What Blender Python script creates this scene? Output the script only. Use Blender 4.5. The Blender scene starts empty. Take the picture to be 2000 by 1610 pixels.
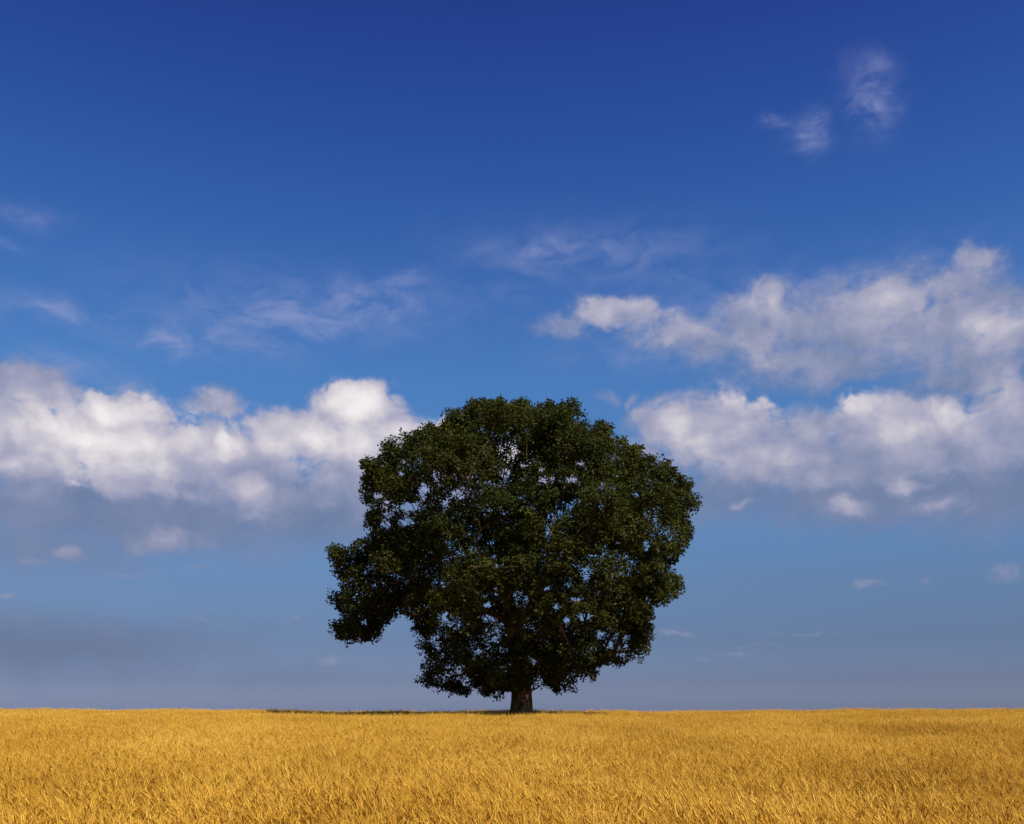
import bpy, math, random
import numpy as np
from mathutils import Vector

sc = bpy.context.scene
SEED = 7
rng = np.random.default_rng(SEED)
random.seed(SEED)

# ------------------------------------------------------------------ camera
F = 2000.0          # focal length in photo pixels (photo 2000 x 1610)
PX0, PY0 = 1000.0, 1395.0   # vertical through the lens axis, eye-level line
EYE = 1.65
cam = bpy.data.cameras.new('camera')
cam_ob = bpy.data.objects.new('camera', cam)
sc.collection.objects.link(cam_ob)
cam_ob.location = (0, 0, EYE)
cam_ob.rotation_euler = (math.radians(90), 0, 0)
cam.sensor_width = 36
cam.lens = 36 * F / 2000
cam.shift_y = (PY0 - 805) / 2000
cam.clip_end = 30000
sc.camera = cam_ob

# ------------------------------------------------------------------ sun, exposure
SUN_EL, SUN_AZ = math.radians(52), math.radians(135)     # azimuth clockwise from +Y (the view)
sun = bpy.data.lights.new('sun', 'SUN')
sun.energy = 5.0
sun.angle = math.radians(0.53)
sun.color = (1.0, 0.92, 0.80)
sun_ob = bpy.data.objects.new('sun', sun)
sc.collection.objects.link(sun_ob)
S = Vector((math.sin(SUN_AZ) * math.cos(SUN_EL), math.cos(SUN_AZ) * math.cos(SUN_EL), math.sin(SUN_EL)))
sun_ob.rotation_euler = (-S).to_track_quat('-Z', 'Y').to_euler()
vs = sc.view_settings
vs.view_transform = 'Standard'
vs.look = 'None'
EXPOSURE = 0.3
vs.exposure = EXPOSURE
vs.gamma = 1.0
vs.use_curve_mapping = False
sc.cycles.use_denoising = True
sc.cycles.max_bounces = 8
sc.cycles.diffuse_bounces = 4
sc.cycles.transmission_bounces = 4


# ------------------------------------------------------------------ node helpers
class NT:
    def __init__(self, tree):
        self.t = tree
        self.n = tree.nodes
        self.l = tree.links

    def node(self, kind, **kw):
        nd = self.n.new(kind)
        for k, v in kw.items():
            setattr(nd, k, v)
        return nd

    def put(self, sock, v):
        if v is None:
            return
        if isinstance(v, bpy.types.NodeSocket):
            self.l.new(v, sock)
        else:
            sock.default_value = v

    def math(self, op, a, b=None, c=None, clamp=False):
        nd = self.node('ShaderNodeMath', operation=op, use_clamp=clamp)
        for i, v in enumerate((a, b, c)):
            if v is not None:
                self.put(nd.inputs[i], v)
        return nd.outputs[0]

    def vec(self, op, a, b=None, c=None):
        nd = self.node('ShaderNodeVectorMath', operation=op)
        if op == 'SCALE':
            self.put(nd.inputs[0], a)
            self.put(nd.inputs['Scale'], b)
            return nd.outputs[0]
        for i, v in enumerate((a, b, c)):
            if v is not None:
                self.put(nd.inputs[i], v)
        return nd.outputs['Value'] if op in ('DOT_PRODUCT', 'LENGTH') else nd.outputs[0]

    def maprange(self, v, a, b, c, d, smooth=False):
        nd = self.node('ShaderNodeMapRange', interpolation_type='SMOOTHSTEP' if smooth else 'LINEAR')
        for i, x in enumerate((v, a, b, c, d)):
            self.put(nd.inputs[i], x)
        return nd.outputs[0]

    def noise(self, v, scale, detail, rough=0.5, lac=2.0, dist=0.0):
        nd = self.node('ShaderNodeTexNoise')
        self.put(nd.inputs['Vector'], v)
        nd.inputs['Scale'].default_value = scale
        nd.inputs['Detail'].default_value = detail
        nd.inputs['Roughness'].default_value = rough
        nd.inputs['Lacunarity'].default_value = lac
        nd.inputs['Distortion'].default_value = dist
        return nd

    def ramp(self, fac, stops, interp='LINEAR'):
        nd = self.node('ShaderNodeValToRGB')
        cr = nd.color_ramp
        cr.interpolation = interp
        while len(cr.elements) < len(stops):
            cr.elements.new(0.5)
        for e, (p, c) in zip(cr.elements, stops):
            e.position = p
            e.color = (*c, 1) if len(c) == 3 else c
        self.put(nd.inputs[0], fac)
        return nd.outputs[0]

    def mix(self, fac, a, b, blend='MIX'):
        nd = self.node('ShaderNodeMix', data_type='RGBA', blend_type=blend)
        self.put(nd.inputs[0], fac)
        self.put(nd.inputs[6], (*a, 1) if isinstance(a, tuple) and len(a) == 3 else a)
        self.put(nd.inputs[7], (*b, 1) if isinstance(b, tuple) and len(b) == 3 else b)
        return nd.outputs[2]


def lin(r, g, b):
    f = lambda c: (c / 255 / 12.92) if c / 255 <= 0.04045 else ((c / 255 + 0.055) / 1.055) ** 2.4
    return (f(r), f(g), f(b))


# ------------------------------------------------------------------ world: Nishita sky seen through a polariser, with clouds
world = bpy.data.worlds.new('World')
sc.world = world
world.use_nodes = True
world.cycles.sampling_method = 'MANUAL'
world.cycles.sample_map_resolution = 512
W = NT(world.node_tree)
bg = W.n['Background']
STR = 0.1 / 2 ** EXPOSURE
bg.inputs[1].default_value = STR
sky = W.node('ShaderNodeTexSky', sky_type='NISHITA')
sky.sun_disc = False
sky.sun_elevation = SUN_EL
sky.sun_rotation = SUN_AZ
gdir = W.node('ShaderNodeTexCoord').outputs['Generated']
sep = W.node('ShaderNodeSeparateXYZ')
W.put(sep.inputs[0], gdir)
az = W.math('ARCTAN2', sep.outputs[0], sep.outputs[1])
el = W.math('ARCSINE', sep.outputs[2])

# colour grading of the clear sky by elevation only (wanted colour / what the bare sky gives there)
def el_of(py):
    return math.atan((PY0 - py) / F)
WANT = [(1400, (108, 115, 143)), (1330, (106, 119, 148)), (1250, (101, 122, 153)), (1150, (99, 128, 167)), (1050, (97, 133, 178)),
        (900, (89, 132, 186)), (740, (77, 123, 187)), (600, (63, 108, 179)), (420, (50, 94, 167)), (200, (41, 79, 155)), (0, (36, 65, 142))]
BARE = [(1398, (.275, .255, .216)), (1367, (.353, .353, .275)), (1289, (.431, .49, .431)), (1172, (.333, .451, .529)), (977, (.235, .333, .471)),
        (781, (.196, .275, .431)), (586, (.137, .216, .373)), (390, (.118, .196, .333)), (195, (.108, .19, .314)), (0, (.098, .176, .294))]
bx_ = [-p for p, _ in BARE]
stops = []
for py, c in WANT:
    bare = [np.interp(-py, bx_, [b[k] for _, b in BARE]) for k in range(3)]
    w = lin(*c)
    stops.append((max(0.0, el_of(py)) / 1.6, tuple(w[k] / bare[k] for k in range(3))))
stops.append((1.0, (0.16, 0.25, 0.80)))
stops = sorted(stops)
grade = W.ramp(W.math('DIVIDE', el, 1.6), stops)
clear = W.mix(1.0, sky.outputs[0], grade, 'MULTIPLY')

# clouds live in (azimuth, elevation); one unit is 0.05 rad
comb = W.node('ShaderNodeCombineXYZ')
W.put(comb.inputs[0], W.math('MULTIPLY', az, 20.0))
W.put(comb.inputs[1], W.math('MULTIPLY', el, 20.0))
P = comb.outputs[0]
def uv_of(px, py):
    a = math.atan((px - PX0) / F)
    return 20 * a, 20 * math.atan((PY0 - py) / F * math.cos(a))
def blob_sum(p, blobs, soft=0.0):
    tot = None
    for cx, cy, rx, ry, amp in blobs:
        u, v = uv_of(cx, cy)
        u2, _ = uv_of(cx + rx, cy)
        _, v2 = uv_of(cx, cy - ry)
        su, sv = 1 / abs(u2 - u), 1 / abs(v2 - v)
        q = W.vec('MULTIPLY_ADD', p, (su, sv, 0), (-u * su, -v * sv, 0))
        d = W.vec('DOT_PRODUCT', q, q)
        e = W.math('MULTIPLY', W.math('POWER', 0.42, d), amp)
        tot = e if tot is None else (W.math('SMOOTH_MAX', tot, e, soft) if soft else W.math('MAXIMUM', tot, e))
    return tot

warp = W.noise(P, 1.1, 4, 0.55).outputs['Color']
Pw = W.vec('MULTIPLY_ADD', W.vec('SUBTRACT', warp, (0.5, 0.5, 0.5)), (0.9, 0.7, 0.0), P)
warp2 = W.noise(P, 0.55, 2, 0.5).outputs['Color']
Pn = W.vec('MULTIPLY_ADD', W.vec('SUBTRACT', warp2, (0.5, 0.5, 0.5)), (0.8, 0.6, 0.0), P)
Pn = W.vec('MULTIPLY', Pn, (1.0, 1.25, 1.0))
fbm = W.noise(Pn, 0.95, 10, 0.63, 2.1).outputs[0]
fbm_s = W.noise(W.vec('ADD', Pn, (0.20, 0.26, 0)), 0.8, 4, 0.5, 2.1).outputs[0]
fbm_t = W.noise(Pn, 0.8, 4, 0.5, 2.1).outputs[0]

CUM = [(60, 880, 150, 85, 1.0), (230, 835, 110, 70, 1.1), (110, 900, 120, 60, .8), (330, 885, 115, 65, 1.0), (405, 865, 55, 55, .7),
       (520, 900, 120, 70, .9), (700, 812, 85, 58, 1.25), (590, 835, 75, 40, .8), (800, 855, 80, 50, .9), (862, 835, 26, 26, .8),
       (700, 930, 120, 80, .8), (500, 960, 110, 55, .8),
       (60, 752, 130, 40, .9), (425, 788, 62, 28, .9), (150, 850, 200, 80, .9), (620, 870, 170, 60, .9), (430, 930, 180, 60, .9), (250, 920, 250, 50, .85), (700, 870, 130, 70, 1.0),
       (1330, 835, 100, 58, .95), (1440, 822, 85, 55, 1.0), (1560, 860, 90, 50, .8), (1700, 830, 100, 58, 1.0), (1830, 825, 110, 52, .95),
       (1970, 800, 90, 80, .95), (1350, 900, 130, 45, .65), (1500, 905, 130, 45, .8), (1900, 885, 160, 55, .85), (1700, 905, 150, 45, .8),
       (1480, 860, 200, 60, .9), (1780, 870, 260, 65, .95), (1600, 920, 260, 40, .75), (1680, 620, 180, 85, .80), (1470, 640, 150, 80, .74), (1900, 630, 150, 95, .74), (1620, 705, 190, 50, .62), (1950, 725, 90, 60, .8), (1850, 730, 90, 35, .6), (1340, 645, 120, 50, .7), (1850, 620, 200, 90, .8), (1600, 640, 240, 80, .7), (950, 900, 160, 60, .85), (1090, 925, 150, 50, .8), (1210, 890, 90, 40, .8), (900, 960, 140, 60, .7), (1200, 605, 80, 36, .95), (1095, 635, 60, 28, .6), (1290, 632, 80, 32, .55), (1505, 585, 55, 36, .7), (1470, 665, 95, 50, .8),
       (1525, 712, 80, 30, .6), (1740, 590, 130, 55, .95), (1850, 550, 120, 48, .8), (1905, 500, 70, 28, .7), (1680, 650, 105, 46, .8),
       (1950, 590, 60, 36, .55), (1905, 690, 100, 45, .8), (1985, 660, 60, 48, .8), (1700, 732, 75, 22, .5)]
GREY = [(1640, 725, 320, 45, .62), (1900, 740, 200, 50, .7), (1420, 700, 150, 45, .45), (1750, 900, 330, 60, .8), (250, 1000, 400, 90, 1.1), (600, 995, 280, 80, 1.0), (90, 1065, 280, 65, .8), (330, 1052, 130, 28, .5), (740, 1010, 110, 50, .5),
        (1450, 960, 210, 75, .85), (1700, 965, 280, 80, 1.1), (1900, 965, 220, 85, 1.1), (1620, 1005, 130, 28, .6), (1840, 995, 90, 36, .55),
        (1995, 1015, 40, 40, .5), (100, 1260, 420, 80, .75), (480, 1215, 190, 22, .45), (520, 1310, 340, 50, .42), (1650, 1310, 400, 50, .30), (1500, 1265, 200, 16, .34)]
BITS = [(700, 1130, 60, 8, .4), (240, 1120, 70, 8, .35), (1480, 1262, 70, 6, .4), (1390, 1290, 50, 7, .4), (1900, 1215, 60, 8, .25), (60, 1100, 60, 14, .45), (1690, 1142, 28, 11, .42), (1800, 1136, 26, 11, .36), (1960, 1120, 80, 26, .34), (1325, 1241, 50, 9, .55), (1440, 1277, 100, 10, .35),
        (1560, 1236, 120, 5, .4), (130, 1085, 36, 18, .7), (320, 1056, 80, 30, .75), (385, 1106, 50, 6, .45), (8, 1161, 20, 8, .6),
        (430, 1220, 90, 12, .35), (570, 1204, 34, 9, .4), (640, 1286, 56, 12, .45), (150, 1226, 80, 14, .3), (1185, 775, 46, 24, .42),
        (1236, 776, 16, 24, .42), (1650, 990, 60, 30, .7), (1770, 942, 58, 28, .7), (1850, 990, 58, 34, .65), (1450, 986, 34, 14, .5), (145, 948, 60, 14, .6)]
WISP = [(700, 590, 130, 36, .75), (560, 620, 160, 38, .75), (440, 660, 120, 32, .75), (325, 672, 55, 30, .95), (780, 555, 60, 22, .5), (110, 610, 70, 18, .8),
        (215, 612, 26, 6, .4), (45, 425, 60, 22, .45), (20, 490, 40, 10, .3), (1580, 252, 32, 30, .72), (1515, 226, 30, 12, .6), (1705, 205, 42, 56, .72),
        (1695, 145, 40, 40, .5), (1100, 492, 150, 32, .6), (1190, 510, 80, 26, .45), (1400, 600, 110, 42, .55), (1620, 690, 120, 40, .6), (1780, 690, 140, 40, .5),
        (1700, 545, 200, 50, .45), (1250, 690, 160, 30, .35), (130, 720, 110, 28, .5), (980, 560, 120, 40, .2), (1340, 540, 150, 40, .22), (600, 605, 260, 55, .45), (400, 660, 160, 40, .5), (1150, 500, 200, 50, .45), (90, 605, 110, 30, .4)]
LIT = [(1000, 900, 160, 45, .6), (200, 855, 290, 95, .82), (650, 855, 210, 75, .78), (1300, 620, 200, 60, .36), (1400, 840, 160, 60, .55), (1780, 830, 240, 60, .52), (50, 835, 120, 50, .75), (240, 805, 105, 55, 1.0), (345, 860, 75, 55, .8), (50, 900, 90, 36, .7), (425, 880, 50, 45, .8), (700, 795, 95, 58, 1.05),
       (800, 845, 60, 36, .85), (850, 835, 50, 36, .7), (490, 955, 48, 28, .55), (560, 840, 90, 36, .65), (145, 948, 50, 12, .5), (325, 1055, 55, 24, .32),
       (130, 1085, 26, 14, .3), (590, 910, 90, 40, .45), (220, 890, 120, 30, .4), (60, 745, 120, 30, .3), (425, 785, 55, 22, .42),
       (1445, 795, 95, 40, .68), (1330, 825, 90, 46, .62), (1685, 795, 95, 40, .6), (1500, 885, 120, 34, .45), (1850, 805, 120, 40, .6), (1965, 770, 60, 60, .55),
       (1650, 990, 55, 28, .4), (1770, 942, 55, 28, .4), (1850, 990, 50, 30, .36), (1450, 985, 30, 14, .3), (1560, 850, 80, 40, .4),
       (1200, 595, 90, 36, .55), (1740, 590, 180, 62, .42), (1500, 600, 90, 55, .36), (1890, 515, 90, 40, .30), (1950, 650, 110, 65, .44), (1470, 675, 90, 44, .36),
       (1690, 1142, 30, 12, .2), (1800, 1136, 24, 12, .2), (1960, 1120, 70, 24, .3), (1325, 1241, 50, 9, .3), (640, 1286, 56, 12, .2)]

# beyond the photograph's field the sky carries on with a noise-made bank at the same height
out = W.maprange(W.math('ABSOLUTE', az), 0.52, 0.75, 0.0, 1.0, True)
band = W.math('MULTIPLY', W.maprange(el, 0.02, 0.16, 0, 1, True), W.maprange(el, 0.24, 0.46, 1, 0, True))
big = W.noise(gdir, 2.6, 3, 0.5).outputs[0]
generic = W.math('MULTIPLY', W.math('MULTIPLY', out, band), W.maprange(big, 0.40, 0.62, 0.0, 1.1))

Lc = W.math('ADD', blob_sum(Pw, CUM), generic)
Lg = W.math('ADD', blob_sum(Pw, GREY, 0.12), W.math('MULTIPLY', generic, 0.5))
Lb = blob_sum(Pw, BITS)
Ll = W.math('ADD', blob_sum(Pw, LIT, 0.15), W.math('MULTIPLY', generic, W.maprange(el, 0.12, 0.30, 0.1, 0.8)))
Lw = blob_sum(Pw, WISP)
nz = W.math('SUBTRACT', fbm, 0.5)
relief = W.math('SUBTRACT', fbm_t, fbm_s)

# cauliflower heads
vor = W.node('ShaderNodeTexVoronoi', voronoi_dimensions='2D', feature='F1')
vor.normalize = True
W.put(vor.inputs['Vector'], W.vec('MULTIPLY_ADD', W.vec('SUBTRACT', warp, (0.5, 0.5, 0.5)), (0.5, 0.5, 0.0), Pn))
vor.inputs['Scale'].default_value = 2.0
vor.inputs['Detail'].default_value = 2.0
vor.inputs['Roughness'].default_value = 0.5
puff = W.math('SUBTRACT', 0.36, vor.outputs['Distance'])
# grey veil and bases
a_grey = W.maprange(W.math('MULTIPLY_ADD', nz, 0.6, W.math('MINIMUM', Lg, 1.0)), 0.14, 0.98, 0.0, 0.94, True)
c_grey = W.ramp(W.math('MULTIPLY_ADD', nz, 0.9, 0.5), [(0.2, lin(100, 121, 158)), (0.8, lin(130, 140, 171))])
col = W.mix(a_grey, clear, W.vec('SCALE', c_grey, W.maprange(el, 0.03, 0.14, 7.4, 10.0, True)))
# thin wisps
streak = W.noise(W.vec('MULTIPLY', Pn, (0.8, 1.5, 1)), 1.3, 7, 0.6, 2.1, 0.4).outputs[0]
a_w = W.math('MULTIPLY', W.math('MINIMUM', Lw, 1.0), W.maprange(streak, 0.30, 0.68, 0.06, 0.85, True))
col = W.mix(a_w, col, tuple(c * 10.0 for c in lin(150, 160, 202)))
# cumulus: crisp where brightly lit, soft and thin elsewhere
Lsoft = W.math('MINIMUM', Ll, 1.0)
Lm = W.math('MAXIMUM', Lc, W.math('MULTIPLY', Lb, 1.05))
room = W.math('MULTIPLY', Lm, 2.5, clamp=True)
rough = W.math('MULTIPLY_ADD', nz, 1.4, W.math('MULTIPLY', puff, W.math('MULTIPLY_ADD', Lsoft, 1.1, 0.1)))
dens = W.math('MULTIPLY_ADD', rough, room, Lm)
a_c = W.maprange(dens, W.math('MULTIPLY_ADD', Lsoft, 0.24, 0.14), W.math('MULTIPLY_ADD', Lsoft, -0.30, 0.80), 0.0, 0.97, True)
far = W.maprange(el, 0.07, 0.20, 0.24, 1.0, True)
lit = W.math('ADD', W.math('MULTIPLY_ADD', relief, 1.0, W.math('MULTIPLY_ADD', nz, 0.12, W.math('MULTIPLY', puff, 0.26))), W.math('MULTIPLY', W.math('MULTIPLY_ADD', Lsoft, 0.88, 0.06), far))
c_c = W.ramp(lit, [(0.0, lin(124, 137, 168)), (0.25, lin(146, 152, 182)), (0.5, lin(176, 175, 196)), (0.78, lin(220, 214, 219)), (1.0, lin(244, 239, 239))])
col = W.mix(a_c, col, W.vec('SCALE', c_c, 10.0))
W.put(bg.inputs[0], col)
#SKYEND

# ------------------------------------------------------------------ mesh helpers
def link(o):
    sc.collection.objects.link(o)
    return o

def mesh_from(name, verts, faces_flat, loop_total, mat, smooth=False, colattr=None):
    """numpy arrays -> mesh (faces_flat: vertex index list, loop_total: corners per face)"""
    me = bpy.data.meshes.new(name)
    verts = np.asarray(verts, dtype=np.float32)
    ff = np.asarray(faces_flat, dtype=np.int32).ravel()
    lt = np.asarray(loop_total, dtype=np.int32)
    me.vertices.add(len(verts))
    me.vertices.foreach_set('co', verts.ravel())
    me.loops.add(len(ff))
    me.loops.foreach_set('vertex_index', ff)
    me.polygons.add(len(lt))
    ls = np.concatenate(([0], np.cumsum(lt)[:-1])).astype(np.int32)
    me.polygons.foreach_set('loop_start', ls)
    me.polygons.foreach_set('loop_total', lt)
    if smooth:
        me.polygons.foreach_set('use_smooth', np.ones(len(lt), dtype=bool))
    if colattr is not None:
        at = me.attributes.new('tint', 'FLOAT', 'POINT')
        at.data.foreach_set('value', np.asarray(colattr, dtype=np.float32))
    me.materials.append(mat)
    me.update(calc_edges=True)
    me.validate()
    return me

def mat_new(name):
    m = bpy.data.materials.new(name)
    m.use_nodes = True
    t = NT(m.node_tree)
    for n in list(t.n):
        if n.type != 'OUTPUT_MATERIAL':
            t.n.remove(n)
    t.out = [n for n in t.n if n.type == 'OUTPUT_MATERIAL'][0]
    return m, t

# ------------------------------------------------------------------ ground
KY = np.array([-9000, -400, -20, 0, 8, 30, 44, 50, 58, 66, 72, 80, 100, 200, 600, 3000, 9000], float)
KZ = np.array([-6, -3, -.35, -.12, .05, .44, .62, .67, .70, .90, .94, .80, .1, -3.5, -10, -14, -14], float)
fy = np.arange(-60, 140, 0.5)
fz = np.interp(fy, KY, KZ)
ker = np.hanning(25)
ker /= ker.sum()
fz_s = np.convolve(np.pad(fz, 12, mode='edge'), ker, 'valid')
fz_s[:14], fz_s[-14:] = fz[:14], fz[-14:]
def ground_z(x, y):
    x, y = np.asarray(x, float), np.asarray(y, float)
    z = np.where((y > -60) & (y < 139), np.interp(y, fy, fz_s), np.interp(y, KY, KZ))
    side = np.clip(np.abs(x + 1) / 29, 0, 1.3) ** 2 * 0.12
    near = np.clip(y / 58, 0, 1) * np.clip((140 - y) / 60, 0, 1)
    und = 0.08 * np.sin(x * 0.31 + 1.0) * np.sin(y * 0.12 + 0.5) + 0.035 * np.sin(x * 0.83 + y * 0.21)
    return z + (side + und) * near

def ground():
    def axis(a, core, far):
        c = np.arange(-core, core + 1e-6, a)
        g = core * np.geomspace(1.15, far / core, 22)
        return np.concatenate((-g[::-1], c, g))
    gx = axis(1.2, 72, 9000)
    gy = axis(1.2, 144, 9000)
    X, Y = np.meshgrid(gx, gy)
    Z = ground_z(X, Y)
    v = np.stack((X, Y, Z), -1).reshape(-1, 3)
    nx, ny = len(gx), len(gy)
    i = (np.arange(ny - 1)[:, None] * nx + np.arange(nx - 1)[None, :]).ravel()
    f = np.stack((i, i + 1, i + nx + 1, i + nx), -1)
    m, t = mat_new('straw_strewn_soil')
    pos = t.node('ShaderNodeNewGeometry').outputs['Position']
    n1 = t.noise(pos, 9.0, 6, 0.65).outputs[0]
    n2 = t.noise(pos, 0.25, 4, 0.5).outputs[0]
    c1 = t.ramp(n1, [(0.3, (0.16, 0.085, 0.03)), (0.55, (0.33, 0.19, 0.055)), (0.75, (0.46, 0.29, 0.09))])
    c = t.mix(t.maprange(n2, .35, .65, 0, .4), c1, (0.36, 0.2, 0.05))
    b = t.node('ShaderNodeBsdfDiffuse')
    t.put(b.inputs[0], c)
    bump = t.node('ShaderNodeBump')
    bump.inputs['Distance'].default_value = 0.05
    t.put(bump.inputs['Height'], n1)
    t.put(b.inputs['Normal'], bump.outputs[0])
    t.put(t.out.inputs[0], b.outputs[0])
    me = mesh_from('ground', v, f, np.full(len(f), 4), m, True)
    o = link(bpy.data.objects.new('ground', me))
    o['kind'] = 'structure'
    o['label'] = 'straw-strewn soil of the gently rising field'
    return o
ground()

# ------------------------------------------------------------------ tree
TD = 58.0
SC = TD / F
def px_world(px, py, dy=0.0):
    return np.array([(px - PX0) * SC, TD + dy, EYE + (PY0 - py) * SC])
TREE_X = (1020 - PX0) * SC
TREE_Z = float(ground_z(TREE_X, TD)) - 0.02

OUT = [(866, 803), (875, 793), (896, 803), (912, 786), (925, 780), (946, 782), (967, 774), (986, 782), (1000, 785), (1021, 776), (1036, 782), (1038, 795),
       (1051, 789), (1061, 780), (1078, 780), (1084, 791), (1091, 785), (1108, 777), (1120, 782), (1135, 793), (1146, 805), (1151, 820), (1167, 827), (1173, 818),
       (1198, 827), (1196, 846), (1211, 852), (1228, 862), (1253, 875), (1262, 890), (1287, 888), (1292, 898), (1304, 894), (1319, 909), (1325, 926), (1346, 934),
       (1353, 951), (1363, 960), (1374, 979), (1370, 993), (1361, 1010), (1346, 1008), (1359, 1029), (1348, 1053), (1342, 1072), (1331, 1082), (1326, 1100),
       (1313, 1105), (1324, 1120), (1338, 1143), (1333, 1165), (1313, 1167), (1300, 1183), (1288, 1185), (1277, 1192), (1277, 1212), (1286, 1221), (1284, 1237),
       (1273, 1261), (1259, 1284), (1246, 1293), (1219, 1306), (1197, 1301), (1179, 1301), (1168, 1317), (1159, 1335), (1143, 1324), (1134, 1335), (1125, 1357),
       (1098, 1357), (1083, 1348), (1074, 1340), (1051, 1346), (1040, 1357), (998, 1357), (971, 1371), (949, 1362), (931, 1353), (897, 1360), (868, 1351),
       (848, 1346), (833, 1353), (830, 1342), (812, 1337), (819, 1322), (830, 1313), (824, 1293), (817, 1272), (815, 1252), (812, 1234), (797, 1230), (790, 1214),
       (788, 1203), (777, 1208), (765, 1219), (754, 1230), (743, 1234), (743, 1248), (730, 1259), (719, 1250), (698, 1250), (683, 1252), (678, 1266), (665, 1263),
       (658, 1250), (642, 1228), (640, 1214), (663, 1212), (667, 1199), (656, 1183), (640, 1179), (634, 1149), (645, 1154), (665, 1149), (660, 1136), (649, 1123),
       (647, 1100), (636, 1069), (658, 1062), (676, 1067), (701, 1057), (718, 1050), (720, 1040), (712, 1025), (714, 1004), (725, 991), (712, 981), (703, 966),
       (701, 936), (710, 917), (699, 898), (718, 892), (735, 896), (739, 875), (752, 860), (756, 852), (773, 848), (784, 841), (803, 841), (811, 846), (824, 833),
       (849, 829), (860, 831)]
# openings where the sky shows through the foliage: centre, radii, strength
GAPS = [(826, 958, 13, 20, 1.0), (801, 990, 20, 11, .95), (796, 1021, 20, 11, .95), (752, 1026, 14, 11, .9), (737, 968, 14, 9, .9), (896, 967, 18, 13, .8),
        (870, 985, 14, 10, .7), (785, 925, 12, 8, .6), (860, 925, 30, 12, .35), (1022, 912, 9, 7, .9), (1058, 915, 9, 6, .8), (1062, 937, 9, 9, .8), (1085, 938, 12, 10, .85), (1114, 938, 18, 10, .9),
        (1137, 908, 6, 9, .8), (1177, 950, 9, 8, .9), (1198, 955, 9, 8, .9), (1202, 930, 8, 6, .7), (1244, 967, 12, 9, .85), (1070, 1044, 9, 16, .9), (985, 925, 7, 9, .7), (975, 880, 6, 5, .6), (990, 900, 6, 5, .7),
        (1262, 1068, 10, 14, 1.0), (1290, 1040, 36, 26, .45), (1270, 1005, 24, 16, .5), (1320, 1050, 20, 24, .4), (1143, 1204, 19, 13, 1.0), (1106, 1212, 11, 10, .9), (1087, 1187, 9, 11, .9), (1067, 1150, 9, 9, .95),
        (1029, 1168, 6, 10, .95), (1053, 1209, 6, 6, .8), (1145, 1124, 12, 12, .8), (1130, 1170, 20, 8, .75), (1264, 1172, 8, 12, .9), (1215, 1272, 22, 18, .7), (1190, 1260, 12, 16, .7), (1240, 1280, 12, 10, .6),
        (1246, 1120, 8, 6, .7), (950, 1184, 13, 9, 1.0), (967, 1156, 8, 11, .9), (969, 1087, 7, 9, .9), (955, 1205, 24, 14, .75), (960, 1240, 26, 22, .6), (925, 1265, 16, 20, .55), (870, 1205, 12, 14, .85), (895, 1215, 30, 20, .5),
        (830, 1185, 10, 6, .7), (841, 1080, 7, 5, .8), (732, 1145, 9, 7, .7), (712, 1217, 9, 10, .75), (754, 1143, 6, 4, .7), (865, 1140, 16, 9, .6), (880, 1060, 14, 8, .5), (915, 1045, 8, 6, .8), (935, 1048, 8, 5, .8),
        (960, 1060, 10, 7, .6), (1045, 1300, 9, 18, .8), (1050, 1330, 14, 12, .7), (860, 1320, 24, 14, .4), (1170, 1240, 9, 12, .8), (900, 1330, 24, 10, .3), (1100, 1095, 30, 14, .25), (690, 1170, 10, 8, .5), (820, 900, 14, 8, .4)]

poly = np.array(OUT, float)
def signed_inside(p):
    """distance in photo pixels to the crown outline, positive inside"""
    p = np.asarray(p, float)
    a, b = poly, np.roll(poly, -1, 0)
    ab = b - a
    res = np.empty(len(p))
    for s in range(0, len(p), 20000):
        q = p[s:s + 20000]
        ap = q[:, None, :] - a[None]
        t = np.clip((ap * ab).sum(-1) / (ab * ab).sum(-1), 0, 1)
        d = np.sqrt(((ap - t[..., None] * ab) ** 2).sum(-1)).min(1)
        y = q[:, 1][:, None]
        cond = (a[:, 1] > y) != (b[:, 1] > y)
        xi = a[:, 0] + (y - a[:, 1]) / np.where(ab[:, 1] == 0, 1e-9, ab[:, 1]) * ab[:, 0]
        ins = (cond & (q[:, 0][:, None] < xi)).sum(1) % 2 == 1
        res[s:s + 20000] = np.where(ins, d, -d)
    return res

# rasterised lookup of the outline distance
GX, GY = np.arange(600, 1411, 3.0), np.arange(740, 1401, 3.0)
gxx, gyy = np.meshgrid(GX, GY)
SDF = signed_inside(np.stack((gxx.ravel(), gyy.ravel()), -1)).reshape(gxx.shape)
def sdf(px, py):
    ix = np.clip(np.rint((px - 600) / 3).astype(int), 0, SDF.shape[1] - 1)
    iy = np.clip(np.rint((py - 740) / 3).astype(int), 0, SDF.shape[0] - 1)
    return SDF[iy, ix]

CX, CY, RD = 1005.0, 1060.0, 9.6      # crown axis in the photo, half depth in metres
def section(dy):
    return np.clip(1 - (dy / RD) ** 2, 0.02, 1) ** 0.42
def crown_depth(px, py, dy):
    """metres inside the crown envelope, <0 outside (px, py measured in the tree's own plane)"""
    s = section(dy)
    return sdf(CX + (px - CX) / s, CY + (py - CY) / s) * SC * s

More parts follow.
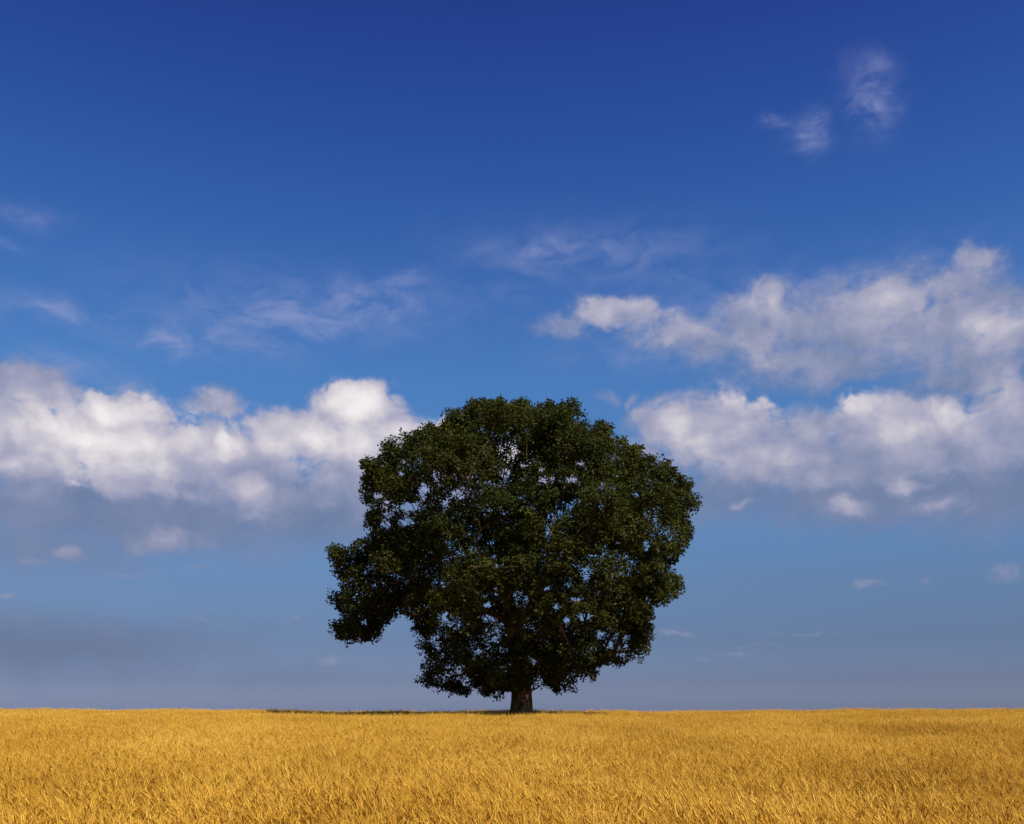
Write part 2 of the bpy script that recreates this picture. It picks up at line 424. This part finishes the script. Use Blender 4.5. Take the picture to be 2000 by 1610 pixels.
# sub-crowns: boughs of foliage
subs = [(px_world(x, y, dy), r) for x, y, dy, r in (
    (892, 818, 0, .62), (926, 806, -.6, .72), (967, 800, .4, .74), (1021, 802, -.3, .7), (1068, 808, .5, .78), (1112, 805, -.5, .78), (1182, 846, .2, .62),
    (1240, 890, -.5, .7), (1310, 922, .3, .66), (1350, 985, -.2, .6), (1345, 1045, .3, .6), (1315, 1140, -.3, .75), (1280, 1130, 1.2, .9), (1255, 1225, -.4, .8),
    (1240, 1262, .5, .7), (1195, 1278, -.8, .66), (1220, 1235, -1.6, 1.0), (1150, 1295, .2, .8), (1105, 1325, -.6, .8), (1080, 1290, -1.6, 1.0), (1130, 1260, -2.0, 1.1),
    (850, 1325, .2, .6), (880, 1325, -.6, .75), (930, 1325, .5, .8), (968, 1340, -.5, .7), (860, 1270, .6, .95), (910, 1280, -1.2, .8), (655, 1090, 0, .62), (690, 1100, -.8, .9),
    (658, 1165, .4, .5), (690, 1180, -.5, .9), (665, 1228, 0, .55), (710, 1225, .4, .7), (745, 1190, -.4, .9), (722, 915, .3, .6), (730, 950, -.5, .7), (735, 1010, .2, .6),
    (765, 875, .4, .75), (820, 865, -.4, .8), (1060, 1000, -6.5, 1.7), (1150, 1020, -6.2, 1.8), (1200, 1070, -5.2, 1.6), (1000, 1050, -6.8, 1.7), (930, 1020, -6.0, 1.5), (1060, 1080, -7.2, 1.6))]
def throw(n, rlo, rhi, dlo, dhi, ylim, sepf, edge=None):
    tries = 0
    cnt = 0
    while cnt < n and tries < n * 400:
        tries += 1
        px, py = rng.uniform(630, 1375), rng.uniform(775, 1365)
        dy = rng.uniform(-ylim, ylim)
        r = rng.uniform(rlo, rhi)
        d = float(crown_depth(np.array([px]), np.array([py]), np.array([dy]))[0])
        d = min(d, (RD - abs(dy)) * 1.0)
        if d < dlo * r or d > dhi:
            continue
        c = px_world(px, py, dy)
        if any(np.linalg.norm(c - q[0]) < sepf * (r + q[1]) for q in subs):
            continue
        subs.append((c, r))
        cnt += 1
throw(46, 1.5, 2.1, .85, 3.2, 9.0, .70)
throw(70, 1.0, 1.5, .8, 2.6, 9.2, .62)
throw(60, .6, .95, .75, 1.2, 4.0, .60)
throw(70, .4, .6, .7, .7, 2.5, .55)
throw(16, 1.4, 1.9, 1.2, 7, 6.0, .75)

tips, tip_sub = [], []
for k, (c, r) in enumerate(subs):
    nt_ = int(4 + 9.5 * r * r / 1.4)
    for _ in range(nt_):
        v = rng.normal(size=3)
        v /= np.linalg.norm(v)
        if v[2] < -0.35 and rng.random() < 0.6:
            v[2] *= -1
        tips.append(c + v * r * rng.uniform(.55, .95) * np.array([1.0, 1.0, .82]))
        tip_sub.append(k)
tips = np.array(tips)
tip_sub = np.array(tip_sub)

# --- leaves round the tips
NT_ = len(tips)
which = np.repeat(np.arange(NT_), rng.poisson(9.5, NT_))          # twig-end rosettes
spread = rng.normal(size=(len(which), 3)) * np.array([.30, .30, .21])
ros = tips[which] + spread
ros[:, 2] -= 1.0 * (spread[:, 0] ** 2 + spread[:, 1] ** 2)
def photo_px(p):
    return PX0 + p[:, 0] / p[:, 1] * F, PY0 - (p[:, 2] - EYE) / p[:, 1] * F
def in_gap(px, py, boost):
    g = np.zeros(len(px), bool)
    for (gx_, gy_, rx_, ry_, st) in GAPS:
        e = ((px - gx_) / rx_) ** 2 + ((py - gy_) / ry_) ** 2
        g |= (e < boost) & (rng.random(len(px)) < st)
    return g
rx0, ry0 = photo_px(ros)
notch = np.sin(rx0 / 7.3 + 1.7 * np.sin(ry0 / 11)) * np.sin(ry0 / 6.1 + 1.3 * np.sin(rx0 / 13))
rk = sdf(rx0, ry0) > 2.0 + 11.0 * np.clip(notch, -.1, 1) + rng.normal(size=len(rx0)) * 1.5
rk &= ~in_gap(rx0, ry0, 0.95)
ros, which = ros[rk], which[rk]
rtn = rng.normal(size=len(ros)) * .08
w2 = np.repeat(np.arange(len(ros)), rng.poisson(11, len(ros)))
loff = rng.normal(size=(len(w2), 3)) * .06
lp = ros[w2] + loff
lax = loff / (np.linalg.norm(loff, axis=1)[:, None] + 1e-6)
ltn = rtn[w2]
lsub = tip_sub[which][w2]
# loose inner foliage
ni = 16000
ip = np.stack((rng.uniform(650, 1360, ni), rng.uniform(800, 1330, ni), rng.uniform(-8.5, 8.5, ni)), -1)
ok = crown_depth(ip[:, 0], ip[:, 1], ip[:, 2]) > 0.6
ip = ip[ok]
lp = np.concatenate((lp, np.stack(((ip[:, 0] - PX0) * SC, TD + ip[:, 2], EYE + (PY0 - ip[:, 1]) * SC), -1)))
lsub = np.concatenate((lsub, np.full(len(ip), -1)))
lax = np.concatenate((lax, rng.normal(size=(len(ip), 3))))
ltn = np.concatenate((ltn, np.zeros(len(ip))))
lx, ly = photo_px(lp)
keep = sdf(lx, ly) > -4.0
keep &= ~in_gap(lx + rng.normal(size=len(lx)) * 2, ly + rng.normal(size=len(lx)) * 2, .55)
# clear bole
keep &= ~((ly > 1350) & (lx > 985) & (lx < 1050))
lp, lsub, lax, ltn = lp[keep], lsub[keep], lax[keep], ltn[keep]
NL = len(lp)

# --- branch skeleton
nodes, parent = [], []
def add_node(p, par):
    nodes.append(np.array(p, float))
    parent.append(par)
    return len(nodes) - 1
def chain(pts, start):
    cur = start
    for (px, py, dy) in pts:
        q = px_world(px, py, dy)
        a = nodes[cur]
        n = max(1, int(np.linalg.norm(q - a) / 0.7))
        for k in range(1, n + 1):
            f = k / n
            p = a + (q - a) * f
            if k < n:
                p = p + rng.normal(size=3) * 0.05
            cur = add_node(p, cur)
    return cur
root = add_node((TREE_X, TD, TREE_Z), -1)
t1 = chain([(1019, 1370, 0), (1017, 1320, .05), (1013, 1275, .1), (1006, 1238, .1)], root)
t2 = chain([(996, 1195, .2), (980, 1140, .3), (972, 1080, .1), (972, 1010, -.2), (982, 940, -.1), (990, 880, .2)], t1)
fork = t1
chain([(975, 1205, -.5), (950, 1196, -1.0), (905, 1180, -1.5), (850, 1165, -1.4), (780, 1145, -1.2), (705, 1130, -.8)], fork)
chain([(1035, 1195, -.3), (1075, 1172, -.6), (1115, 1180, -.9), (1165, 1192, -1.2), (1225, 1180, -1.2), (1280, 1165, -.8)], fork)
chain([(1040, 1170, 1.0), (1085, 1110, 1.8), (1140, 1060, 2.2), (1200, 1010, 2.4), (1270, 970, 2.0)], fork)
b1 = chain([(990, 1160, .2)], t2 - 12 if t2 > 20 else t1)
chain([(1030, 1090, -1.0), (1060, 1020, -1.8), (1085, 950, -2.0), (1100, 880, -1.6)], b1)
chain([(940, 1100, 1.0), (890, 1040, 1.8), (840, 985, 2.0), (790, 930, 1.6)], b1)
chain([(930, 1150, -1.2), (880, 1090, -2.6), (830, 1040, -3.2)], b1)
chain([(985, 1170, -2.2), (960, 1130, -4.5), (930, 1090, -6.2)], fork)
chain([(1040, 1165, -2.4), (1080, 1110, -4.6), (1120, 1070, -6.0)], fork)
chain([(990, 1150, 3.0), (950, 1080, 5.2), (930, 1020, 6.2)], fork)
chain([(1060, 1140, 3.2), (1110, 1080, 5.0), (1150, 1020, 6.0)], fork)
chain([(1005, 1080, 2.2), (1010, 980, 3.2), (1005, 890, 3.0)], b1)
MAIN = len(nodes)

def attach(p, step, w=0.35, sag=0.0):
    N = np.array(nodes)
    d = np.linalg.norm(N - p, axis=1)
    c = d + w * PL[:len(N)]
    # do not turn straight back towards the trunk
    i = int(np.argmin(c + np.where(d < 0.02, 1e3, 0)))
    a = nodes[i]
    n = max(1, int(d[i] / step))
    cur = i
    for k in range(1, n + 1):
        f = k / n
        q = a + (p - a) * f
        q = q + np.array([0, 0, sag * 4 * f * (1 - f)])
        if k < n:
            q = q + rng.normal(size=3) * 0.06 * min(1.0, d[i])
        new = add_node(q, cur)
        PL[new] = PL[cur] + np.linalg.norm(nodes[new] - nodes[cur])
        cur = new
    return cur
PL = np.zeros(60000)
for i in range(1, MAIN):
    PL[i] = PL[parent[i]] + np.linalg.norm(nodes[i] - nodes[parent[i]])
order = np.argsort([np.linalg.norm(c - px_world(1000, 1180)) for c, r in subs])
for k in order:
    attach(subs[k][0], 0.6, 0.22, 0.12)
to = np.argsort(np.linalg.norm(tips - px_world(1000, 1150), axis=1))
tx, ty = photo_px(tips)
for k in to:
    if sdf(tx[k:k + 1], ty[k:k + 1])[0] > 2:
        attach(tips[k], 0.5, 0.10, 0.03)
nodes = np.array(nodes)
parent = np.array(parent)
NN = len(nodes)
kids = [[] for _ in range(NN)]
for i in range(1, NN):
    kids[parent[i]].append(i)
rad = np.zeros(NN)
for i in range(NN - 1, -1, -1):
    if not kids[i]:
        rad[i] = 0.010
    else:
        rad[i] = (sum(rad[j] ** 2.25 for j in kids[i])) ** (1 / 2.25)
k0 = 0.50 / rad[0]
rad = np.maximum(0.009, np.minimum(rad * (k0 if k0 < 1.6 else 1.6), np.interp(PL[:NN], [0, 6.5, 9, 12, 16], [.6, .30, .15, .07, .03])))
trunk_scale = 0.50 / rad[0]

bark, t = mat_new('furrowed_oak_bark')
obj_c = t.node('ShaderNodeTexCoord').outputs['Object']
nb = t.noise(t.vec('MULTIPLY', obj_c, (9, 9, 1.6)), 1.0, 7, 0.65).outputs[0]
ng = t.noise(obj_c, 1.3, 4, 0.5).outputs[0]
cb = t.ramp(nb, [(0.34, (0.026, 0.018, 0.011)), (0.5, (0.12, 0.084, 0.048)), (0.66, (0.25, 0.19, 0.105))])
cb = t.mix(t.maprange(ng, .45, .65, 0, .5), cb, (0.06, 0.07, 0.025))
b = t.node('ShaderNodeBsdfDiffuse')
t.put(b.inputs[0], cb)
bump = t.node('ShaderNodeBump')
bump.inputs['Strength'].default_value = 0.9
bump.inputs['Distance'].default_value = 0.06
t.put(bump.inputs['Height'], nb)
t.put(b.inputs['Normal'], bump.outputs[0])
t.put(t.out.inputs[0], b.outputs[0])

def tube_mesh(chains, sides, lumpy=0.0):
    V, Fc = [], []
    base = 0
    for pts, rs in chains:
        pts = np.array(pts)
        n = len(pts)
        tan = np.gradient(pts, axis=0) if n > 2 else np.repeat((pts[-1] - pts[0])[None], n, 0)
        tan /= np.linalg.norm(tan, axis=1)[:, None] + 1e-9
        ref = np.array([0.31, 0.95, 0.05]) if abs(tan[0][2]) > 0.5 else np.array([0, 0, 1.0])
        for i in range(n):
            a = np.cross(tan[i], ref)
            a /= np.linalg.norm(a) + 1e-9
            bb = np.cross(tan[i], a)
            for k in range(sides):
                th = 2 * math.pi * k / sides
                r = rs[i]
                if lumpy:
                    r *= 1 + lumpy * (math.sin(5 * th + 0.6 * i) * .5 + math.sin(3 * th + 1.3 + .25 * i) * .5)
                V.append(pts[i] + r * (math.cos(th) * a + math.sin(th) * bb))
        for i in range(n - 1):
            for k in range(sides):
                k2 = (k + 1) % sides
                Fc.append((base + i * sides + k, base + i * sides + k2, base + (i + 1) * sides + k2, base + (i + 1) * sides + k))
        base += n * sides
    return np.array(V), np.array(Fc)

# split the skeleton into chains: each follows its thickest child
done = np.zeros(NN, bool)
chains = []
stack = [(0, -1)]
while stack:
    s, par = stack.pop()
    c = [par] if par >= 0 else []
    cur = s
    while True:
        c.append(cur)
        ks = sorted(kids[cur], key=lambda j: -rad[j])
        if not ks:
            break
        for j in ks[1:]:
            stack.append((j, cur))
        cur = ks[0]
    chains.append(c)
tree = link(bpy.data.objects.new('oak_tree', None))
tree.location = (TREE_X, TD, TREE_Z)
tree['label'] = 'lone dark green oak with broad rounded crown standing in the wheat field'
tree['category'] = 'tree'
ORG = np.array([TREE_X, TD, TREE_Z])
def child(name, me, par=tree, stuff=False):
    o = link(bpy.data.objects.new(name, me))
    o.parent = par
    if stuff:
        o['kind'] = 'stuff'
    return o
chains.sort(key=lambda c: -rad[c[1]] if c[0] != 0 else -9)
twigs = []
limb_n = 0
for ci, c in enumerate(chains):
    rs = np.array([rad[i] for i in c])
    pts = nodes[c] - ORG
    if ci == 0:
        # trunk and leader: real girth, flared foot
        h = np.array([p[2] for p in pts])
        rs = rs * np.interp(h, [0, 1.5, 5, 9], [trunk_scale, trunk_scale, max(1.0, trunk_scale * .8), 1.0])
        rs = np.maximum(rs, np.interp(h, [0, .5, 1.2, 2.5, 4.5, 6.5, 9, 12], [.92, .74, .62, .54, .50, .42, .26, .12]))
        pts = np.concatenate((pts[:1] - [[0, 0, .25]], pts))
        rs = np.concatenate(([.95], rs))
        v, f = tube_mesh([(pts, rs)], 18, 0.07)
        child('trunk', mesh_from('trunk', v, f, np.full(len(f), 4), bark, True))
        continue
    rs[0] = min(rs[0], rs[1] * 1.15)
    if rs[1] > 0.060 and limb_n < 40:
        v, f = tube_mesh([(pts, rs)], 8)
        child('limb', mesh_from('limb', v, f, np.full(len(f), 4), bark, True))
        limb_n += 1
    else:
        twigs.append((pts, rs))
v, f = tube_mesh(twigs, 4)
child('twigs', mesh_from('twigs', v, f, np.full(len(f), 4), bark, True), stuff=True)

leafm, t = mat_new('oak_leaf')
tint = t.node('ShaderNodeAttribute', attribute_name='tint').outputs['Fac']
cl = t.ramp(tint, [(0.0, (0.019, 0.025, 0.005)), (0.45, (0.041, 0.048, 0.008)), (0.8, (0.068, 0.073, 0.012)), (1.0, (0.11, 0.09, 0.020))])
d1 = t.node('ShaderNodeBsdfPrincipled')
t.put(d1.inputs['Base Color'], cl)
d1.inputs['Roughness'].default_value = 0.55
d1.inputs['Specular IOR Level'].default_value = 0.06
tr = t.node('ShaderNodeBsdfTranslucent')
t.put(tr.inputs[0], t.mix(0.5, cl, (0.06, 0.085, 0.010)))
mx = t.node('ShaderNodeMixShader')
mx.inputs[0].default_value = 0.22
t.put(mx.inputs[1], d1.outputs[0])
t.put(mx.inputs[2], tr.outputs[0])
t.put(t.out.inputs[0], mx.outputs[0])

def leaf_mesh(name, sel, ctr):
    """kite-shaped leaves folded along the midrib; P_ leaf feet (world)"""
    P_ = lp[sel]
    n = len(P_)
    outw = P_ - ctr
    outw = outw / (np.linalg.norm(outw, axis=1)[:, None] + 1e-6)
    nrm = outw * 0.55 + np.array([0, 0, .55]) + rng.normal(size=(n, 3)) * 0.55
    nrm /= np.linalg.norm(nrm, axis=1)[:, None]
    ax = rng.normal(size=(n, 3)) * .5 + outw * .3 + lax[sel] * 1.2
    ax -= (ax * nrm).sum(1)[:, None] * nrm
    ax /= np.linalg.norm(ax, axis=1)[:, None] + 1e-6
    sd = np.cross(nrm, ax)
    L = rng.uniform(.12, .21, n)[:, None]
    Wd = L * rng.uniform(.26, .36, n)[:, None]
    v = np.empty((n, 4, 3))
    q = P_ - ORG
    v[:, 0] = q
    v[:, 1] = q + ax * L * .55 + sd * Wd + nrm * L * .12
    v[:, 2] = q + ax * L - nrm * L * .08
    v[:, 3] = q + ax * L * .55 - sd * Wd + nrm * L * .12
    i = np.arange(n)[:, None] * 4
    f = np.concatenate((i + [0, 1, 2], i + [0, 2, 3]), 1)
    base = rng.normal(.42, .09) + ltn[sel]
    tn = np.clip(base + rng.normal(size=n) * .08 + (rng.random(n) < .012) * .5, 0, 1)
    return mesh_from(name, v.reshape(-1, 3), f.ravel(), np.full(2 * n, 3), leafm, False, np.repeat(tn, 4))

cc = px_world(1005, 1080)
crown = child('crown', leaf_mesh('crown', np.nonzero(lsub < 0)[0], cc), stuff=True)
for k, (c, r) in enumerate(subs):
    s = np.nonzero(lsub == k)[0]
    if len(s) < 40:
        continue
    child('foliage_clump', leaf_mesh('foliage_clump', s, c - np.array([0, 0, .3 * r])), crown, True)
print('subs', len(subs), 'tips', NT_, 'leaves', NL, 'nodes', NN, 'limbs', limb_n, 'rad0', rad[0], 'scale', trunk_scale)

# ------------------------------------------------------------------ wheat
wheatm, t = mat_new('ripe_wheat')
tint = t.node('ShaderNodeAttribute', attribute_name='tint').outputs['Fac']
oi = t.node('ShaderNodeObjectInfo').outputs['Random']
pos = t.node('ShaderNodeNewGeometry').outputs['Position']
patch = t.noise(t.vec('MULTIPLY', pos, (1, .6, 0)), 0.22, 4, 0.55).outputs[0]
fac = t.math('ADD', tint, t.math('MULTIPLY_ADD', oi, 0.16, -0.08))
fac = t.math('ADD', fac, t.maprange(patch, .3, .7, -.30, .24))
cw = t.ramp(fac, [(0.0, (0.27, 0.115, 0.013)), (0.35, (0.53, 0.275, 0.025)), (0.65, (0.72, 0.425, 0.046)), (1.0, (0.86, 0.57, 0.10))])
d1 = t.node('ShaderNodeBsdfPrincipled')
t.put(d1.inputs['Base Color'], cw)
d1.inputs['Roughness'].default_value = 0.6
d1.inputs['Specular IOR Level'].default_value = 0.2
tr = t.node('ShaderNodeBsdfTranslucent')
t.put(tr.inputs[0], cw)
mx = t.node('ShaderNodeMixShader')
mx.inputs[0].default_value = 0.25
t.put(mx.inputs[1], d1.outputs[0])
t.put(mx.inputs[2], tr.outputs[0])
t.put(t.out.inputs[0], mx.outputs[0])

class MB:
    def __init__(self):
        self.v, self.f, self.n, self.t = [], [], [], []
    def add(self, vs_, fs, tint):
        b = len(self.v)
        self.v += [tuple(x) for x in vs_]
        self.t += [tint] * len(vs_)
        for f in fs:
            self.f += [b + i for i in f]
            self.n.append(len(f))
    def strip(self, pts, widths, side, tint):
        vs_ = []
        for p, w in zip(pts, widths):
            vs_ += [p - side * w, p + side * w]
        self.add(vs_, [(2 * i, 2 * i + 1, 2 * i + 3, 2 * i + 2) for i in range(len(pts) - 1)], tint)
    def mesh(self, name, mat):
        return mesh_from(name, np.array(self.v), self.f, self.n, mat, False, self.t)

def stalk(mb, x, y, h, lean, awns=6, wid=.88):
    """stem, dry leaf blades and a bearded ear"""
    b0 = np.array([x, y, -0.03])
    d = np.array([lean[0], lean[1], 0.0])
    f = np.array([0, .35, .7, 1.0])
    pts = [b0 + np.array([0, 0, h * k * (1 - .12 * np.dot(d, d))]) + d * h * k ** 1.7 for k in f]
    a = rng.uniform(0, math.pi)
    side = np.array([math.cos(a), math.sin(a), 0])
    tn = rng.normal(.36, .14)  # stem tint kept low: gap shade between stalks is partly in the colour
    mb.strip(pts, [.0028 * wid, .0026 * wid, .0022 * wid, .0018 * wid], side, tn - .05)
    top = pts[-1]
    # ear: nods a little further the way the stem leans
    u = pts[-1] - pts[-2]
    u /= np.linalg.norm(u)
    nod = d / (np.linalg.norm(d) + 1e-6)
    e = u + nod * rng.uniform(.0, .65) + rng.normal(size=3) * .12
    e /= np.linalg.norm(e)
    L = rng.uniform(.075, .11)
    s1 = np.cross(e, [0.3, .9, .2])
    s1 /= np.linalg.norm(s1)
    s2 = np.cross(e, s1)
    vs_ = [top]
    for k, r in ((.25, .0068), (.7, .0058)):
        c = top + e * L * k
        vs_ += [c + s1 * r * wid, c + s2 * r * wid, c - s1 * r * wid, c - s2 * r * wid]
    vs_.append(top + e * L)
    fs = []
    for k in range(4):
        k2 = (k + 1) % 4
        fs += [(0, 1 + k2, 1 + k), (1 + k, 1 + k2, 5 + k2, 5 + k), (5 + k, 5 + k2, 9)]
    tn = rng.normal(.60, .13)
    mb.add(vs_, fs, tn)
    for _ in range(awns):
        p = top + e * L * rng.uniform(.25, .95)
        q = e + rng.normal(size=3) * .22
        q = p + q / np.linalg.norm(q) * rng.uniform(.07, .12)
        w = s1 * math.cos(_) + s2 * math.sin(_)
        mb.add([p - w * .0016 * wid, p + w * .0016 * wid, q], [(0, 1, 2)], tn + .12)
    for _ in range(2):
        k = rng.uniform(.25, .66)
        p = b0 + np.array([0, 0, h * k]) + d * h * k ** 1.7
        a = rng.uniform(0, 2 * math.pi)
        o = np.array([math.cos(a), math.sin(a), 0])
        ll = rng.uniform(.12, .24)
        mb.strip([p, p + o * ll * .45 + np.array([0, 0, ll * .45]), p + o * ll + np.array([0, 0, ll * rng.uniform(-.3, .45)])],
                 [.0028 * wid, .0036 * wid, .0008], np.array([-o[1], o[0], 0]), rng.normal(.30, .14))  # blades tinted darker than ears as well, to deepen the gaps

src = bpy.data.collections.new('wheat_sources')
NVAR = 8
for k in range(NVAR):
    mb = MB()
    for _ in range(44):
        x, y = rng.uniform(-.24, .24, 2)
        h = rng.normal(.74, .065) + (rng.uniform(.08, .2) if rng.random() < .03 else 0)
        lean = rng.normal(size=2) * .12 + np.array([-.10, .02])
        stalk(mb, x, y, h, lean)
    o = bpy.data.objects.new('wheat_tuft.%03d' % k, mb.mesh('wheat_tuft', wheatm))
    src.objects.link(o)

pts = []
def scatter(y0, y1, dens):
    wmax = .56 * y1 + 9
    n = int((y1 - y0) * 2 * wmax * dens)
    x, y = rng.uniform(-wmax, wmax, n), rng.uniform(y0, y1, n)
    k = np.abs(x) < .56 * y + 9
    k &= np.hypot(x - TREE_X, (y - TD)) > 2.0 + rng.normal(size=n) * .4
    pts.append(np.stack((x[k], y[k]), -1))
scatter(2.5, 16, 7.5)
scatter(16, 30, 7.5)
scatter(30, 50, 6.5)
scatter(50, 84, 5.5)
pts = np.concatenate(pts)
npnt = len(pts)
gz = ground_z(pts[:, 0], pts[:, 1])
me = bpy.data.meshes.new('wheat_field')
me.vertices.add(npnt)
me.vertices.foreach_set('co', np.column_stack((pts, gz)).astype(np.float32).ravel())
# wind: stalks lean together in drifting patches, more strongly towards +X
wx = np.sin(pts[:, 0] * .35 + np.sin(pts[:, 1] * .22) * 1.5) + .7 * np.sin(pts[:, 1] * .5 + pts[:, 0] * .15)
lean = .06 * wx + np.clip(pts[:, 0] / 14, -.6, 1.0) * .10
rz = rng.uniform(-1.1, 1.1, npnt)
rot = np.column_stack((rng.normal(size=npnt) * .05, -lean + rng.normal(size=npnt) * .05, rz)).astype(np.float32)
me.attributes.new('rot', 'FLOAT_VECTOR', 'POINT').data.foreach_set('vector', rot.ravel())
hvar = 1 + .07 * np.sin(pts[:, 0] * .9 + pts[:, 1] * .4) * np.sin(pts[:, 1] * .7 - pts[:, 0] * .3) + rng.normal(size=npnt) * .05
me.attributes.new('scl', 'FLOAT', 'POINT').data.foreach_set('value', hvar.astype(np.float32))
me.attributes.new('idx', 'INT', 'POINT').data.foreach_set('value', rng.integers(0, NVAR, npnt).astype(np.int32))
me.materials.append(wheatm)
wf = link(bpy.data.objects.new('wheat_field', me))
wf['kind'] = 'stuff'
wf['label'] = 'ripe golden wheat covering the whole rising field'
wf['category'] = 'wheat'
ng_ = bpy.data.node_groups.new('wheat_sowing', 'GeometryNodeTree')
ng_.interface.new_socket('Geometry', in_out='INPUT', socket_type='NodeSocketGeometry')
ng_.interface.new_socket('Geometry', in_out='OUTPUT', socket_type='NodeSocketGeometry')
G = NT(ng_)
gi, go = G.node('NodeGroupInput'), G.node('NodeGroupOutput')
ci = G.node('GeometryNodeCollectionInfo')
ci.inputs[0].default_value = src
ci.inputs['Separate Children'].default_value = True
ci.inputs['Reset Children'].default_value = True
iop = G.node('GeometryNodeInstanceOnPoints')
G.put(iop.inputs['Points'], gi.outputs[0])
G.put(iop.inputs['Instance'], ci.outputs[0])
iop.inputs['Pick Instance'].default_value = True
def named(name, typ):
    nd = G.node('GeometryNodeInputNamedAttribute', data_type=typ)
    nd.inputs['Name'].default_value = name
    return nd.outputs['Attribute']
G.put(iop.inputs['Instance Index'], named('idx', 'INT'))
e2r = G.node('FunctionNodeEulerToRotation')
G.put(e2r.inputs[0], named('rot', 'FLOAT_VECTOR'))
G.put(iop.inputs['Rotation'], e2r.outputs[0])
G.put(iop.inputs['Scale'], named('scl', 'FLOAT'))
G.put(go.inputs[0], iop.outputs[0])
md = wf.modifiers.new('sowing', 'NODES')
md.node_group = ng_
print('wheat tufts', npnt)

# ------------------------------------------------------------------ single stems and tufts that stand out of the crop
grassm, t = mat_new('dry_grass')
tint = t.node('ShaderNodeAttribute', attribute_name='tint').outputs['Fac']
cg = t.ramp(tint, [(0.0, (0.10, 0.11, 0.02)), (0.5, (0.30, 0.24, 0.06)), (1.0, (0.62, 0.42, 0.16))])
d1 = t.node('ShaderNodeBsdfDiffuse')
t.put(d1.inputs[0], cg)
tr = t.node('ShaderNodeBsdfTranslucent')
t.put(tr.inputs[0], cg)
mx = t.node('ShaderNodeMixShader')
mx.inputs[0].default_value = 0.3
t.put(mx.inputs[1], d1.outputs[0])
t.put(mx.inputs[2], tr.outputs[0])
t.put(t.out.inputs[0], mx.outputs[0])

def plume_grass(px, dist, h, lean, label):
    """one tall wild grass: stem, two blades, loose seed plume"""
    x = (px - PX0) / F * dist
    root_ = link(bpy.data.objects.new('tall_weed', None))
    root_.location = (x, dist, float(ground_z(x, dist)) - .02)
    root_['label'] = label
    root_['category'] = 'weed'
    root_['group'] = 'tall weeds standing out of the wheat'
    mb = MB()
    f = np.linspace(0, 1, 6)
    pts_ = [np.array([lean * h * k ** 2, 0, h * k]) for k in f]
    mb.strip(pts_, .006 - .003 * f, np.array([1.0, 0, 0]), .7)
    mb.strip(pts_, .006 - .003 * f, np.array([0, 1.0, 0]), .7)
    child('stem', mb.mesh('stem', grassm), root_)
    for a_ in (rng.uniform(0, 3), rng.uniform(3, 6)):
        mb = MB()
        o = np.array([math.cos(a_), math.sin(a_), 0])
        p = np.array([0, 0, h * rng.uniform(.3, .5)])
        mb.strip([p, p + o * .12 + np.array([0, 0, .2]), p + o * .32 + np.array([0, 0, .22])], [.005, .007, .001], np.array([-o[1], o[0], 0]), .4)
        child('blade', mb.mesh('blade', grassm), root_)
    mb = MB()
    for _ in range(60):
        k = rng.uniform(.74, 1.0)
        p = np.array([lean * h * k ** 2, 0, h * k])
        q = rng.normal(size=3)
        q[2] = abs(q[2]) * .8 + .3
        q = q / np.linalg.norm(q) * rng.uniform(.03, .14) * (1.15 - k) * 3.2
        w = np.cross(q, rng.normal(size=3))
        w = w / np.linalg.norm(w) * .006
        mb.add([p, p + q * .8 - w, p + q, p + q * .8 + w], [(0, 1, 2, 3)], rng.normal(.85, .1))
    child('seed_head', mb.mesh('seed_head', grassm), root_)
plume_grass(1104, 52, 1.28, -.12, 'pale feathery seeding weed standing above the wheat just right of the oak trunk')
plume_grass(1864, 50, 1.26, -.08, 'feathery seeding weed on the crest, far out on the right side of the oak')
plume_grass(681, 56, 1.30, .05, 'thin seeding weed standing where the oak shadow ends on the crest')

tuft = MB()
for _ in range(150):
    a_ = rng.uniform(0, 2 * math.pi)
    rr = rng.uniform(0, .55)
    p = np.array([rr * math.cos(a_), .4 * rr * math.sin(a_), 0])
    o = np.array([math.cos(a_), math.sin(a_), 0]) * rng.uniform(.05, .25)
    h = rng.uniform(.55, 1.3)
    tuft.strip([p, p + o * .5 + np.array([0, 0, h * .6]), p + o * 1.3 + np.array([0, 0, h])], [.009, .008, .002], np.array([-o[1], o[0], 0]) / np.linalg.norm(o), rng.normal(.42, .2))
to_ = link(bpy.data.objects.new('grass_tuft', tuft.mesh('grass_tuft', grassm)))
to_.location = (TREE_X + .45, TD - 1.25, float(ground_z(TREE_X + .45, TD - 1.25)) - .02)
to_['label'] = 'tuft of pale green grass at the foot of the oak trunk'
to_['category'] = 'grass'
to_['kind'] = 'stuff'
